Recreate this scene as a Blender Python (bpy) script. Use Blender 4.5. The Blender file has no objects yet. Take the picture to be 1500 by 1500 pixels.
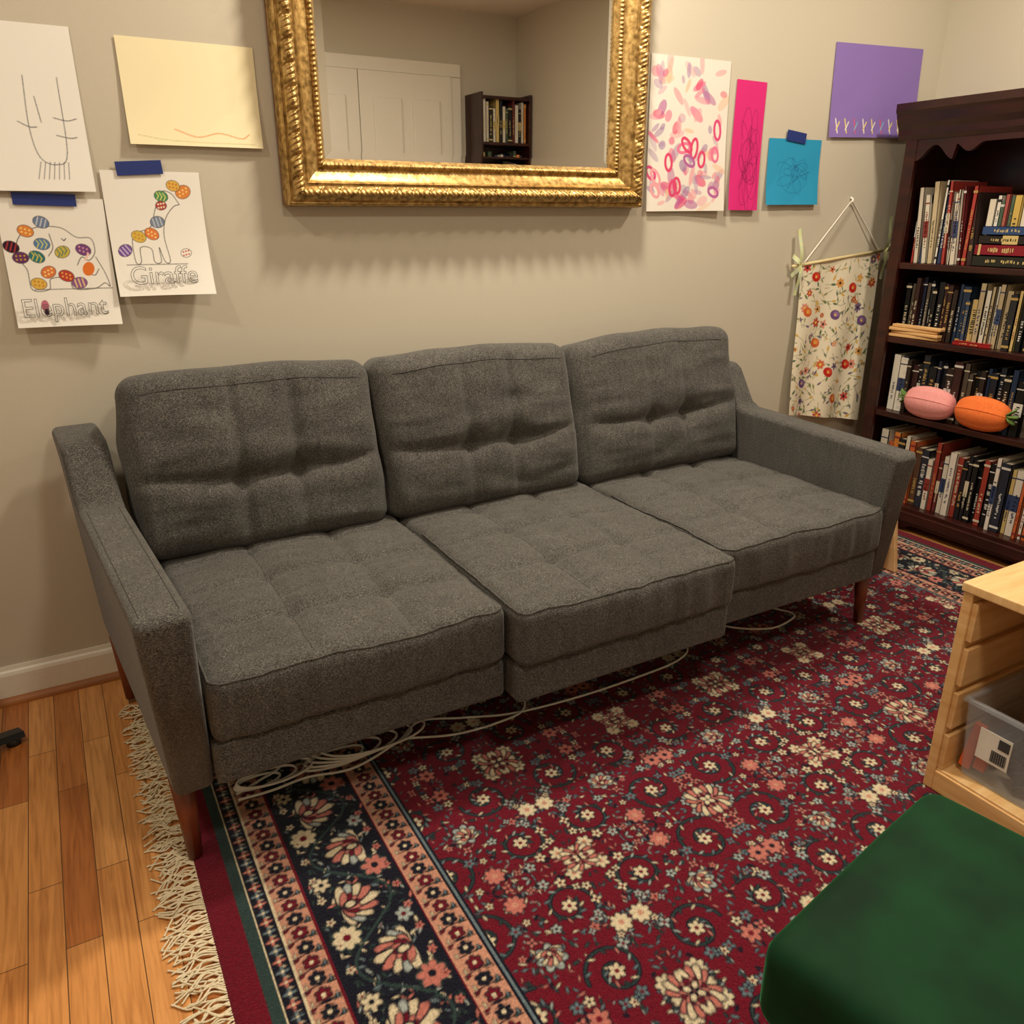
import bpy, bmesh, random
import numpy as np
from math import *
from mathutils import Vector, Matrix, noise
random.seed(7); R=np.random.RandomState(5)
scene=bpy.context.scene
scene.view_settings.view_transform='Standard'

def lin(c):
    c=np.array(c[:3],float)/255.
    return tuple(np.where(c<=.04045,c/12.92,((c+.055)/1.055)**2.4))
# ---------------------------------------------------------------- materials
def mat(name,col=(.5,.5,.5),rough=.6,metal=0,spec=.5,**kw):
    m=bpy.data.materials.new(name);m.use_nodes=True
    b=m.node_tree.nodes['Principled BSDF']
    b.inputs['Base Color'].default_value=(*col,1);b.inputs['Roughness'].default_value=rough
    b.inputs['Metallic'].default_value=metal;b.inputs['Specular IOR Level'].default_value=spec
    for k,v in kw.items(): b.inputs[k.replace('_',' ')].default_value=v
    return m
def N(m,t,**kw):
    n=m.node_tree.nodes.new(t)
    for k,v in kw.items():
        if hasattr(n,k) and not k in ('Scale',): setattr(n,k,v)
        else: n.inputs[k].default_value=v
    return n
def L(m,a,b): m.node_tree.links.new(a,b)
def bsdf(m): return m.node_tree.nodes['Principled BSDF']
def ramp(m,stops):
    n=m.node_tree.nodes.new('ShaderNodeValToRGB')
    e=n.color_ramp.elements
    while len(e)<len(stops): e.new(.5)
    for i,(p,c) in enumerate(stops): e[i].position=p;e[i].color=(*c,1)
    return n
def bump(m,src,strength,dist=.002):
    b=N(m,'ShaderNodeBump');b.inputs['Strength'].default_value=strength;b.inputs['Distance'].default_value=dist
    L(m,src,b.inputs['Height']);L(m,b.outputs[0],bsdf(m).inputs['Normal']);return b
def noisy(name,c1,c2,scale=(5,5,5),rough=.6,nscale=4,detail=6,bs=0,bd=.002,spec=.5,lo=.3,hi=.7,**kw):
    m=mat(name,c1,rough,spec=spec,**kw)
    tc=N(m,'ShaderNodeTexCoord');mp=N(m,'ShaderNodeMapping');mp.inputs['Scale'].default_value=scale
    L(m,tc.outputs['Object'],mp.inputs[0])
    n=N(m,'ShaderNodeTexNoise');n.inputs['Scale'].default_value=nscale;n.inputs['Detail'].default_value=detail
    L(m,mp.outputs[0],n.inputs['Vector'])
    r=ramp(m,[(lo,c1),(hi,c2)]);L(m,n.outputs[0],r.inputs[0]);L(m,r.outputs[0],bsdf(m).inputs['Base Color'])
    if bs: bump(m,n.outputs[0],bs,bd)
    return m
def attr_mat(name,rough=.6,bs=0,spec=.4,bscale=300,bd=.001,sheen=0):
    m=mat(name,rough=rough,spec=spec)
    a=N(m,'ShaderNodeAttribute');a.attribute_name='Col'
    L(m,a.outputs['Color'],bsdf(m).inputs['Base Color'])
    if bs:
        tc=N(m,'ShaderNodeTexCoord');n=N(m,'ShaderNodeTexNoise');n.inputs['Scale'].default_value=bscale
        L(m,tc.outputs['Object'],n.inputs['Vector']);bump(m,n.outputs[0],bs,bd)
    if sheen: bsdf(m).inputs['Sheen Weight'].default_value=sheen
    return m
M={}
M['wall']=noisy('wall_paint',lin((198,191,175)),lin((202,195,179)),rough=.65,nscale=60,bs=.08,bd=.001,spec=.3)
M['ceil']=noisy('ceiling_paint',lin((225,220,208)),lin((230,225,213)),rough=.9,nscale=30)
M['trim']=noisy('white_trim_paint',lin((230,226,214)),lin((235,231,220)),rough=.4,nscale=20)
M['pine']=noisy('pine_wood',lin((232,192,136)),lin((212,162,102)),scale=(1.2,1.2,14),rough=.5,nscale=4)
M['pinetop']=noisy('pine_wood_top',lin((236,200,146)),lin((218,174,114)),scale=(2,14,2),rough=.5,nscale=4)
M['walnut']=noisy('walnut_leg',lin((122,58,30)),lin((92,40,20)),scale=(20,20,3),rough=.35,nscale=3)
M['mahog']=noisy('mahogany',lin((60,24,18)),lin((36,13,10)),scale=(3,3,12),rough=.3,nscale=3)
M['ply']=noisy('birch_ply',lin((222,184,136)),lin((206,164,114)),scale=(2,2,8),rough=.5)
M['black']=noisy('black_plastic',(.014,.016,.018),(.022,.024,.026),rough=.4)
M['cable']=noisy('white_cable',lin((238,236,230)),lin((230,228,220)),rough=.45)
M['fringe']=noisy('cotton_fringe',lin((238,228,202)),lin((212,198,165)),rough=.9,nscale=40)
M['ink']=noisy('black_ink',(.04,.04,.04),(.055,.055,.055),rough=.8)
M['tape']=noisy('blue_tape',lin((20,42,112)),lin((26,50,126)),rough=.6,nscale=60)
M['paper']=attr_mat('drawn_paper',.75,bs=.05,spec=.2)
M['book']=attr_mat('book_covers',.45)
M['rug']=attr_mat('rug_wool',.95,bs=.9,spec=.08,bscale=420,bd=.004,sheen=.08)
M['banner']=attr_mat('floral_cotton',.9,bs=.3,spec=.1,bscale=500)
M['bowfab']=noisy('pale_ribbon',lin((225,228,150)),lin((205,222,200)),rough=.9,nscale=9)
M['dowel']=noisy('pale_dowel',lin((225,208,160)),lin((205,188,140)),rough=.6)
def tweed():
    m=mat('grey_tweed',(.1,.1,.1),.9,spec=.22)
    tc=N(m,'ShaderNodeTexCoord')
    def nz(sc,mapsc,det=1.5):
        n=N(m,'ShaderNodeTexNoise');n.inputs['Scale'].default_value=sc;n.inputs['Detail'].default_value=det
        mp=N(m,'ShaderNodeMapping');mp.inputs['Scale'].default_value=mapsc;L(m,tc.outputs['Object'],mp.inputs[0]);L(m,mp.outputs[0],n.inputs['Vector']);return n
    n1=nz(900,(1,.4,.4));n3=nz(900,(.25,1,1))
    ad=N(m,'ShaderNodeMath',operation='ADD');L(m,n1.outputs[0],ad.inputs[0]);L(m,n3.outputs[0],ad.inputs[1])
    hf=N(m,'ShaderNodeMath',operation='MULTIPLY');hf.inputs[1].default_value=.5;L(m,ad.outputs[0],hf.inputs[0])
    r=ramp(m,[(.40,lin((50,49,48))),(.5,lin((78,77,75))),(.61,lin((124,121,116)))])
    L(m,hf.outputs[0],r.inputs[0])
    n2=nz(7,(1,1,1),4);n4=nz(60,(1,1,.25),3)
    r2=ramp(m,[(.3,(.80,.80,.80)),(.7,(1,1,1))]);L(m,n2.outputs[0],r2.inputs[0])
    r4=ramp(m,[(.35,(.84,.84,.84)),(.65,(1.0,1.0,1.0))]);L(m,n4.outputs[0],r4.inputs[0])
    mx=N(m,'ShaderNodeMix',data_type='RGBA',blend_type='MULTIPLY');mx.inputs[0].default_value=1
    L(m,r.outputs[0],mx.inputs[6]);L(m,r2.outputs[0],mx.inputs[7])
    my=N(m,'ShaderNodeMix',data_type='RGBA',blend_type='MULTIPLY');my.inputs[0].default_value=1
    L(m,mx.outputs[2],my.inputs[6]);L(m,r4.outputs[0],my.inputs[7]);L(m,my.outputs[2],bsdf(m).inputs['Base Color'])
    bsdf(m).inputs['Sheen Weight'].default_value=.14;bsdf(m).inputs['Sheen Roughness'].default_value=.5
    bump(m,hf.outputs[0],.35,.001);return m
M['tweed']=tweed()
M['seam']=noisy('seam_thread',lin((38,37,36)),lin((50,48,47)),rough=.9,nscale=200)
M['velvet']=noisy('green_velvet',lin((2,36,17)),lin((5,58,28)),rough=.75,nscale=2.2,detail=2,bs=.08,bd=.004,spec=.2)
bsdf(M['velvet']).inputs['Sheen Weight'].default_value=.5;bsdf(M['velvet']).inputs['Sheen Tint'].default_value=(.08,.5,.22,1);bsdf(M['velvet']).inputs['Sheen Roughness'].default_value=.3
def goldm():
    m=mat('antique_gold',lin((190,145,66)),.38,metal=.75)
    tc=N(m,'ShaderNodeTexCoord');n=N(m,'ShaderNodeTexNoise');n.inputs['Scale'].default_value=70;n.inputs['Detail'].default_value=5
    L(m,tc.outputs['Object'],n.inputs['Vector'])
    r=ramp(m,[(.3,lin((120,92,48))),(.55,lin((190,156,96))),(.8,lin((228,200,142)))]);L(m,n.outputs[0],r.inputs[0])
    L(m,r.outputs[0],bsdf(m).inputs['Base Color']);bump(m,n.outputs[0],.25,.002);return m
M['gold']=goldm()
M['mirror']=mat('mirror_glass',(.92,.92,.9),.01,metal=1)
def clearm():
    m=bpy.data.materials.new('clear_plastic');m.use_nodes=True;nt=m.node_tree;nt.nodes.clear()
    t=nt.nodes.new('ShaderNodeBsdfTransparent');t.inputs[0].default_value=(.93,.95,.97,1)
    g=nt.nodes.new('ShaderNodeBsdfPrincipled');g.inputs['Base Color'].default_value=(.8,.82,.86,1);g.inputs['Roughness'].default_value=.15
    n=nt.nodes.new('ShaderNodeTexNoise');n.inputs['Scale'].default_value=3
    mr=nt.nodes.new('ShaderNodeMapRange');mr.inputs['To Min'].default_value=.10;mr.inputs['To Max'].default_value=.22
    x=nt.nodes.new('ShaderNodeMixShader');o=nt.nodes.new('ShaderNodeOutputMaterial')
    nt.links.new(n.outputs[0],mr.inputs[0]);nt.links.new(mr.outputs[0],x.inputs[0]);nt.links.new(t.outputs[0],x.inputs[1]);nt.links.new(g.outputs[0],x.inputs[2]);nt.links.new(x.outputs[0],o.inputs[0]);return m
M['clear']=clearm()
# ---------------------------------------------------------------- object helpers
def obj(name,data,parent=None,m=None,coll=None):
    o=bpy.data.objects.new(name,data);scene.collection.objects.link(o)
    if parent: o.parent=parent
    if m: data.materials.append(m)
    return o
def empty(name,loc=(0,0,0),rz=0):
    o=bpy.data.objects.new(name,None);scene.collection.objects.link(o);o.location=loc;o.rotation_euler=(0,0,rz);o.empty_display_size=.1;return o
def mesh_from(name,V,F,parent=None,m=None,smooth=False,cols=None):
    me=bpy.data.meshes.new(name);me.from_pydata([tuple(v) for v in V],[],[tuple(f) for f in F]);me.update()
    if smooth: me.polygons.foreach_set('use_smooth',[True]*len(me.polygons))
    if cols is not None:
        a=me.color_attributes.new('Col','FLOAT_COLOR','POINT');c=np.ones((len(V),4),np.float32);c[:,:3]=cols;a.data.foreach_set('color',c.ravel())
    return obj(name,me,parent,m)
def box(name,lo,hi,parent=None,m=None,bev=0,seg=3,smooth=True):
    bm=bmesh.new();bmesh.ops.create_cube(bm,size=1)
    for v in bm.verts: v.co=Vector([(lo[i]+hi[i])/2+v.co[i]*(hi[i]-lo[i]) for i in range(3)])
    bmesh.ops.recalc_face_normals(bm,faces=bm.faces)
    if bev: bmesh.ops.bevel(bm,geom=bm.edges[:],offset=bev,segments=seg,profile=.5,affect='EDGES')
    me=bpy.data.meshes.new(name);bm.to_mesh(me);bm.free()
    if bev and smooth:
        me.polygons.foreach_set('use_smooth',[True]*len(me.polygons))
    o=obj(name,me,parent,m)
    if bev:
        wn=o.modifiers.new('wn','WEIGHTED_NORMAL')
    return o
def prism(name,pts,axis,a,b,parent=None,m=None,bev=0,seg=3):
    bm=bmesh.new();k=[i for i in range(3) if i!=axis]
    def mk(t):
        r=[]
        for p in pts:
            c=[0,0,0];c[axis]=t;c[k[0]]=p[0];c[k[1]]=p[1];r.append(bm.verts.new(c))
        return r
    A=mk(a);B=mk(b);n=len(pts)
    bm.faces.new(A);bm.faces.new(B[::-1])
    for i in range(n): bm.faces.new((A[i],B[i],B[(i+1)%n],A[(i+1)%n]))
    bmesh.ops.recalc_face_normals(bm,faces=bm.faces)
    if bev: bmesh.ops.bevel(bm,geom=bm.edges[:],offset=bev,segments=seg,profile=.5,affect='EDGES')
    me=bpy.data.meshes.new(name);bm.to_mesh(me);bm.free()
    if bev: me.polygons.foreach_set('use_smooth',[True]*len(me.polygons))
    o=obj(name,me,parent,m)
    if bev: o.modifiers.new('wn','WEIGHTED_NORMAL')
    return o
def tube(name,paths,rad,parent=None,m=None,res=3,cyc=False,smooth=True):
    cu=bpy.data.curves.new(name,'CURVE');cu.dimensions='3D';cu.bevel_depth=rad;cu.bevel_resolution=res
    for P in paths:
        s=cu.splines.new('POLY');s.points.add(len(P)-1)
        s.points.foreach_set('co',np.hstack([np.array(P,float),np.ones((len(P),1))]).ravel());s.use_cyclic_u=cyc
        s.use_smooth=smooth
    o=obj(name,cu,parent,m);return o
def catmull(P,n=10):
    P=[np.array(p,float) for p in P];P=[2*P[0]-P[1]]+P+[2*P[-1]-P[-2]];o=[]
    for i in range(1,len(P)-2):
        for t in np.linspace(0,1,n,endpoint=False):
            a,b,c,d=P[i-1:i+3];o.append(.5*((2*b)+(-a+c)*t+(2*a-5*b+4*c-d)*t*t+(-a+3*b-3*c+d)*t**3))
    o.append(P[-2]);return o
def cone(name,p0,p1,r0,r1,parent=None,m=None,n=24):
    p0=Vector(p0);p1=Vector(p1);d=(p1-p0);q=d.to_track_quat('Z','Y');V=[];F=[]
    for k,(p,r) in enumerate(((p0,r0),(p1,r1))):
        for i in range(n):
            a=2*pi*i/n;V.append(p+q@Vector((r*cos(a),r*sin(a),0)))
    for i in range(n): F.append((i,(i+1)%n,n+(i+1)%n,n+i))
    F.append(tuple(range(n))[::-1]);F.append(tuple(range(n,2*n)))
    return mesh_from(name,V,F,parent,m,True)
def softbox(name,half,r,step,disp,parent=None,m=None,mtx=None):
    h=np.array(half,float);V=[];F=[];key={}
    n=[max(2,int(round(2*x/step))) for x in h]
    def vid(p):
        k=tuple(np.round(p*1e5).astype(int))
        if k not in key: key[k]=len(V);V.append(p)
        return key[k]
    for ax in range(3):
        a,b=[i for i in range(3) if i!=ax]
        for sg in (-1,1):
            ids=np.zeros((n[a]+1,n[b]+1),int)
            for i in range(n[a]+1):
                for j in range(n[b]+1):
                    p=np.zeros(3);p[ax]=sg*h[ax];p[a]=-h[a]+2*h[a]*i/n[a];p[b]=-h[b]+2*h[b]*j/n[b];ids[i,j]=vid(p)
            for i in range(n[a]):
                for j in range(n[b]):
                    q=(ids[i,j],ids[i+1,j],ids[i+1,j+1],ids[i,j+1])
                    flip=(sg<0)^(ax==1)
                    F.append(q[::-1] if flip else q)
    V=np.array(V);core=np.clip(V,-(h-r),h-r);d=V-core;ln=np.linalg.norm(d,axis=1,keepdims=True);nn=d/np.maximum(ln,1e-9)
    P=core+nn*r
    P=P+disp(P,nn)
    if mtx is not None:
        P=np.array([mtx@Vector(p) for p in P])
    return mesh_from(name,P,F,parent,m,True)
# ---------------------------------------------------------------- canvas painter (gives vertex colours to a real mesh)
class Canvas:
    def __init__(s,w,h,res,bg):
        s.W,s.H,s.res=w,h,res;s.nx=int(round(w/res))+1;s.ny=int(round(h/res))+1
        s.a=np.ones((s.ny,s.nx,3),np.float32)*np.array(lin(bg),np.float32)
    def win(s,x0,x1,y0,y1):
        i0=max(0,int(x0/s.res)-1);i1=min(s.nx,int(x1/s.res)+3);j0=max(0,int(y0/s.res)-1);j1=min(s.ny,int(y1/s.res)+3)
        if i0>=i1 or j0>=j1: return None
        Y,X=np.mgrid[j0:j1,i0:i1]*s.res
        return slice(j0,j1),slice(i0,i1),X,Y
    def put(s,sj,si,al,col):
        al=al[...,None];s.a[sj,si]=s.a[sj,si]*(1-al)+np.array(lin(col),np.float32)*al
    def ell(s,cx,cy,rx,ry,ang=0,col=(0,0,0),al=1.):
        m=max(rx,ry);w=s.win(cx-m,cx+m,cy-m,cy+m)
        if not w: return
        sj,si,X,Y=w;c,q=cos(ang),sin(ang);u=(X-cx)*c+(Y-cy)*q;v=-(X-cx)*q+(Y-cy)*c
        d=(np.sqrt((u/rx)**2+(v/ry)**2)-1)*min(rx,ry);s.put(sj,si,np.clip(.5-d/s.res,0,1)*al,col)
    def ring(s,cx,cy,rx,ry,ang,wd,col):
        P=[(cx+rx*cos(t)*cos(ang)-ry*sin(t)*sin(ang),cy+rx*cos(t)*sin(ang)+ry*sin(t)*cos(ang)) for t in np.linspace(0,2*pi,28)];s.line(P,wd,col)
    def line(s,P,wd,col,al=1.):
        for (x0,y0),(x1,y1) in zip(P[:-1],P[1:]):
            w=s.win(min(x0,x1)-wd,max(x0,x1)+wd,min(y0,y1)-wd,max(y0,y1)+wd)
            if not w: continue
            sj,si,X,Y=w;dx,dy=x1-x0,y1-y0;l=dx*dx+dy*dy+1e-12
            t=np.clip(((X-x0)*dx+(Y-y0)*dy)/l,0,1);d=np.hypot(X-x0-t*dx,Y-y0-t*dy)-wd/2
            s.put(sj,si,np.clip(.5-d/s.res,0,1)*al,col)
    def rect(s,x0,x1,y0,y1,col): 
        w=s.win(x0,x1,y0,y1);sj,si,X,Y=w;s.put(sj,si,((X>=x0)&(X<=x1)&(Y>=y0)&(Y<=y1)).astype(float),col)
    def flower(s,cx,cy,r,pc,cc,n=6,out=None,ph=0):
        if out:
            for k in range(n):
                a=ph+2*pi*k/n;s.ell(cx+cos(a)*r*.6,cy+sin(a)*r*.6,r*.5+.0018,r*.33+.0018,a,out)
        for k in range(n):
            a=ph+2*pi*k/n;s.ell(cx+cos(a)*r*.6,cy+sin(a)*r*.6,r*.46,r*.29,a,pc)
        s.ell(cx,cy,r*.3,r*.3,0,cc)
def sheet(name,arr,fn,parent,m,thick=None):
    ny,nx=arr.shape[:2];v,u=np.mgrid[0:ny,0:nx];u=u/(nx-1);v=v/(ny-1)
    P=fn(u,v).reshape(-1,3).astype(np.float32)
    me=bpy.data.meshes.new(name);idx=np.arange(ny*nx).reshape(ny,nx)
    q=np.stack([idx[1:,:-1],idx[1:,1:],idx[:-1,1:],idx[:-1,:-1]],-1).reshape(-1,4)
    me.vertices.add(ny*nx);me.vertices.foreach_set('co',P.ravel())
    me.loops.add(q.size);me.loops.foreach_set('vertex_index',q.ravel().astype(np.int32))
    me.polygons.add(len(q));me.polygons.foreach_set('loop_start',np.arange(0,q.size,4,dtype=np.int32))
    me.polygons.foreach_set('use_smooth',np.ones(len(q),bool))
    me.update(calc_edges=True)
    a=me.color_attributes.new('Col','FLOAT_COLOR','POINT');c=np.ones((ny*nx,4),np.float32);c[:,:3]=arr.reshape(-1,3);a.data.foreach_set('color',c.ravel())
    return obj(name,me,parent,m)
# ---------------------------------------------------------------- room
XL,XR,YF,ZC=-1.3,3.0,-3.3,2.45
def floor_mat():
    m=mat('oak_strip_floor',(.5,.3,.1),.33,spec=.5)
    tc=N(m,'ShaderNodeTexCoord');mp=N(m,'ShaderNodeMapping');mp.inputs['Rotation'].default_value=(0,0,pi/2)
    L(m,tc.outputs['Object'],mp.inputs[0])
    br=N(m,'ShaderNodeTexBrick');br.inputs['Scale'].default_value=1;br.inputs['Brick Width'].default_value=.46;br.inputs['Row Height'].default_value=.057
    br.inputs['Mortar Size'].default_value=.0009;br.inputs['Mortar Smooth'].default_value=.2;br.offset=.37
    br.inputs['Color1'].default_value=(0,0,0,1);br.inputs['Color2'].default_value=(1,1,1,1);br.inputs['Mortar'].default_value=(.5,.5,.5,1)
    L(m,mp.outputs[0],br.inputs['Vector'])
    r=ramp(m,[(0,lin((182,110,54))),(.35,lin((214,146,80))),(.7,lin((230,168,102))),(1,lin((198,126,66)))]);L(m,br.outputs['Color'],r.inputs[0])
    mp2=N(m,'ShaderNodeMapping');mp2.inputs['Scale'].default_value=(30,1.6,1);L(m,tc.outputs['Object'],mp2.inputs[0])
    n=N(m,'ShaderNodeTexNoise');n.inputs['Scale'].default_value=3;n.inputs['Detail'].default_value=8;n.inputs['Distortion'].default_value=1.2;L(m,mp2.outputs[0],n.inputs['Vector'])
    r2=ramp(m,[(.3,(.66,.58,.5)),(.6,(1,1,1))]);L(m,n.outputs[0],r2.inputs[0])
    mx=N(m,'ShaderNodeMix',data_type='RGBA',blend_type='MULTIPLY');mx.inputs[0].default_value=1;L(m,r.outputs[0],mx.inputs[6]);L(m,r2.outputs[0],mx.inputs[7])
    mx2=N(m,'ShaderNodeMix',data_type='RGBA');L(m,br.outputs['Fac'],mx2.inputs[0]);L(m,mx.outputs[2],mx2.inputs[6]);mx2.inputs[7].default_value=(.09,.04,.015,1)
    L(m,mx2.outputs[2],bsdf(m).inputs['Base Color']);return m
box('floor',(XL,YF,-.05),(XR,0,0),None,floor_mat())
box('ceiling',(XL,YF,ZC),(XR,0,ZC+.05),None,M['ceil'])
box('wall_back',(XL-.1,0,0),(XR+.1,.1,ZC),None,M['wall'])
box('wall_front',(XL-.1,YF-.1,0),(XR+.1,YF,ZC),None,M['wall'])
box('wall_left',(XL-.1,YF,0),(XL,0,ZC),None,M['wall'])
box('wall_right',(XR,YF,0),(XR+.1,0,ZC),None,M['wall'])
bp=[(0,0),(-.014,0),(-.014,.078),(-.011,.086),(-.006,.09),(-.004,.1),(0,.1)]
prism('baseboard_back',bp,0,XL,XR,None,M['trim'])
prism('baseboard_left',[(XL-p[0],p[1]) for p in bp],1,YF,0,None,M['trim'])
M['shoe']=noisy('oak_shoe',lin((170,108,54)),lin((140,84,40)),rough=.4,scale=(1,8,8))
prism('trim_1',[(-.014,0)]+[(-.014-.016*cos(a),.018*sin(a)) for a in np.linspace(0,pi/2,6)],0,XL,XR,None,M['shoe'])
d=empty('door_1')
for (A,B) in ((1.18,1.83),(1.835,2.485)):
    box('door_slab',(A,YF,0),(B,YF+.03,2.05),d,M['trim'],.002)
    w_=(B-A)
    for (a,b) in ((A+.09,A+w_/2-.04),(A+w_/2+.04,B-.09)):
        for (z0,z1) in ((.2,.85),(1.0,1.9)):
            box('door_panel',(a,YF+.03,z0),(b,YF+.042,z1),d,M['trim'],.005)
for (x0,x1,z0,z1) in ((1.10,1.18,0,2.05),(2.487,2.56,0,2.05),(1.10,2.56,2.052,2.13)):
    box('door_casing',(x0,YF,z0),(x1,YF+.02,z1),d,M['trim'],.003)
# ---------------------------------------------------------------- books helper
class Boxes:
    def __init__(s): s.V=[];s.F=[];s.C=[]
    def add(s,c,h,col,rot=None):
        b=len(s.V)
        for k in range(8):
            p=Vector(((1 if k&1 else -1)*h[0],(1 if k&2 else -1)*h[1],(1 if k&4 else -1)*h[2]))
            if rot is not None: p=rot@p
            s.V.append(p+Vector(c));s.C.append(col)
        for f in ((0,2,3,1),(4,5,7,6),(0,1,5,4),(2,6,7,3),(0,4,6,2),(1,3,7,5)): s.F.append([b+i for i in f])
    def book(s,o,t,h,dp,col,band,Mx,style=0):
        o=Vector(o)
        def A(lc,lh,c): s.add(o+Mx@Vector(lc),lh,c,Mx)
        A((.002,0,h/2),(.002,t/2,h/2),col)
        A((dp/2,t/2-.001,h/2),(dp/2,.001,h/2),col);A((dp/2,-t/2+.001,h/2),(dp/2,.001,h/2),col)
        A((dp/2,0,h/2),(dp/2-.004,t/2-.002,h/2-.003),lin((222,210,182)))
        if style%3!=2:
            for zz in ((.93,.07) if style%2 else (.88,)): A((-.0004,0,h*zz),(.0006,t/2*.99,.002+.002*(style%2)),band)
        if style==4: A((-.0004,0,h*.5),(.0005,t/2*.99,h*.12),band)
        z=h*.2;e=h*random.uniform(.45,.8);wd=random.uniform(.12,.26)
        while z<e:
            g=random.uniform(.002,.006)
            if random.random()<.8: A((-.0004,random.uniform(-.06,.06)*t,z+g/2),(.0005,t*wd*random.uniform(.6,1),g*.4),band)
            z+=g+random.choice([.0012,.0015,.004])
PAL_LIGHT=[(215,208,190),(168,60,54),(50,62,96),(220,215,202),(104,38,40),(80,104,84),(196,180,146),(70,90,130),(226,222,212),(160,80,74),(58,44,42),(196,166,86),(206,198,180),(216,206,188)]
PAL_DARK=[(18,20,26),(28,34,56),(22,22,22),(44,34,30),(30,48,74),(16,18,20),(54,30,28),(34,36,42),(24,32,44),(78,70,60)]
PAL_MIX=[(214,208,196),(30,30,36),(34,54,90),(104,44,42),(24,24,26),(204,128,58),(66,84,64),(206,180,116),(40,44,58),(150,58,46),(220,214,204),(190,96,52),(84,60,46),(28,28,30),(210,204,190),(206,132,70)]
# ---------------------------------------------------------------- bookcase on right wall, faces -x
bc=empty('bookcase')
bx0,bx1,by0,by1=2.70,2.985,-.13,-1.12
G=M['mahog']
box('side_far',(bx0,by0-.022,0),(bx1,by0,1.5),bc,G,.002);box('side_near',(bx0,by1,0),(bx1,by1+.022,1.5),bc,G,.002)
box('stile_far',(bx0-.012,by0-.045,.0),(bx0+.006,by0,1.47),bc,G,.003);box('stile_near',(bx0-.012,by1,.0),(bx0+.006,by1+.045,1.47),bc,G,.003)
box('back_panel',(bx1-.01,by1,.05),(bx1,by0,1.5),bc,G)
SZ=[.10,.455,.742,1.015]
for z in SZ: box('shelf',(bx0-.004,by1+.02,z-.022),(bx1-.01,by0-.02,z),bc,G,.003)
box('top_board',(bx0-.01,by1,1.47),(bx1,by0,1.5),bc,G,.003)
cr=[(bx0-.012,1.435),(bx0-.02,1.45),(bx0-.022,1.47),(bx0-.035,1.49),(bx0-.045,1.52),(bx0-.052,1.53),(bx0-.052,1.555),(bx1,1.555),(bx1,1.435)]
prism('cornice',[(p[0],p[1]) for p in cr],1,by1-.03,by0+.03,bc,G)
def scallop(name,z_top,z_bot,amp,x0,x1):
    ys=np.linspace(by0-.045,by1+.045,90);pts=[]
    for y in ys:
        q=(by0-.045-y)/(by0-by1-.09);e=min(q,1-q)
        z=z_bot+amp*(1-cos(2*pi*min(1,e/.16)))/2 if e<.16 else z_bot+amp*(.72+.28*cos(2*pi*(e-.16)/.12)) if e<.28 else z_bot+amp
        pts.append((y,z))
    pts+= [(by1+.045,z_top),(by0-.045,z_top)]
    return prism(name,pts,0,x0,x1,bc,G)
scallop('valance',1.47,1.365,.05,bx0-.008,bx0+.01)
box('base_board',(bx0-.02,by1,.045),(bx0,by0,.085),bc,G,.004)
scallop('base_apron',.06,.0,.035,bx0-.014,bx0)
bk=Boxes()
def row(z,gap,pal,y0,y1,hmin,hmax,tmin,tmax,x=2.735,lean=0):
    y=y0
    while y>y1:
        t=random.uniform(tmin,tmax);h=random.uniform(hmin,hmax)*gap
        l=lean*random.uniform(.3,1) if random.random()<.6 else 0
        Mx=Matrix.Rotation(l,3,'X')
        c=random.choice(pal);b=random.choice([(205,196,172),(180,150,86),(210,210,205)]) if sum(c)<330 else random.choice([(40,40,40),(130,50,46),(50,64,100)])
        dp=random.uniform(.15,.2)
        bk.book((x+random.uniform(-.008,.012),y-t/2,z+.001),t,h,dp,lin(c),lin(b),Mx,random.randrange(6))
        y-=t+.0008+abs(l)*.03
row(1.015,.35,PAL_LIGHT,-.19,-.42,.64,.82,.008,.022,lean=-.12)
row(1.015,.35,PAL_LIGHT,-.45,-1.06,.6,.8,.012,.026)
row(.742,.25,PAL_DARK,-.19,-.44,.74,.93,.012,.03)
row(.742,.25,[(200,176,116),(60,76,108),(206,202,190),(40,40,44),(176,160,128),(30,46,68),(24,24,26)],-.44,-1.06,.6,.88,.012,.03)
row(.455,.26,[(226,222,210)],-.19,-.23,.8,.9,.03,.035)
row(.455,.26,PAL_DARK,-.235,-1.06,.7,.9,.014,.034)
row(.10,.33,PAL_MIX,-.19,-1.06,.6,.84,.012,.034)
def flat(x,yc,z,w,t,dp,c,b=(200,180,120),rz=0):
    Mx=Matrix.Rotation(rz,3,'Z')@Matrix.Rotation(pi/2,3,'X')
    bk.book((x,yc+w/2,z+t/2),t,w,dp,lin(c),lin(b),Mx,random.randrange(6))
z=1.016
for c,t,w_ in (((32,34,28),.036,.235),((128,18,36),.036,.23),((34,26,24),.028,.215),((44,70,116),.028,.2)):
    flat(2.709,-.565,z,w_,t,.16,c);z+=t+.001
for k in range(6):
    flat(2.74,-.62,z,.20+.02*random.random(),.013,.16,[(56,70,92),(66,80,98),(50,58,72),(84,96,110),(40,48,56),(60,72,96)][k]);z+=.014
z=.743
flat(2.705,-.50,z,.13,.014,.14,(150,24,26),rz=.1)
books=mesh_from('books',bk.V,bk.F,bc,M['book'],False,np.array(bk.C))
def text(name,s,size,loc,rot,parent,m,ext=.0003,outline=0,sx=1):
    cu=bpy.data.curves.new(name,'FONT');cu.body=s;cu.size=size;cu.extrude=ext;cu.align_x='LEFT'
    if outline: cu.fill_mode='NONE';cu.bevel_depth=outline;cu.extrude=0
    o=obj(name,cu,parent,m);o.location=loc;o.rotation_euler=rot;o.scale=(sx,1,1);return o
pk=empty('wooden_rulers')
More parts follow.
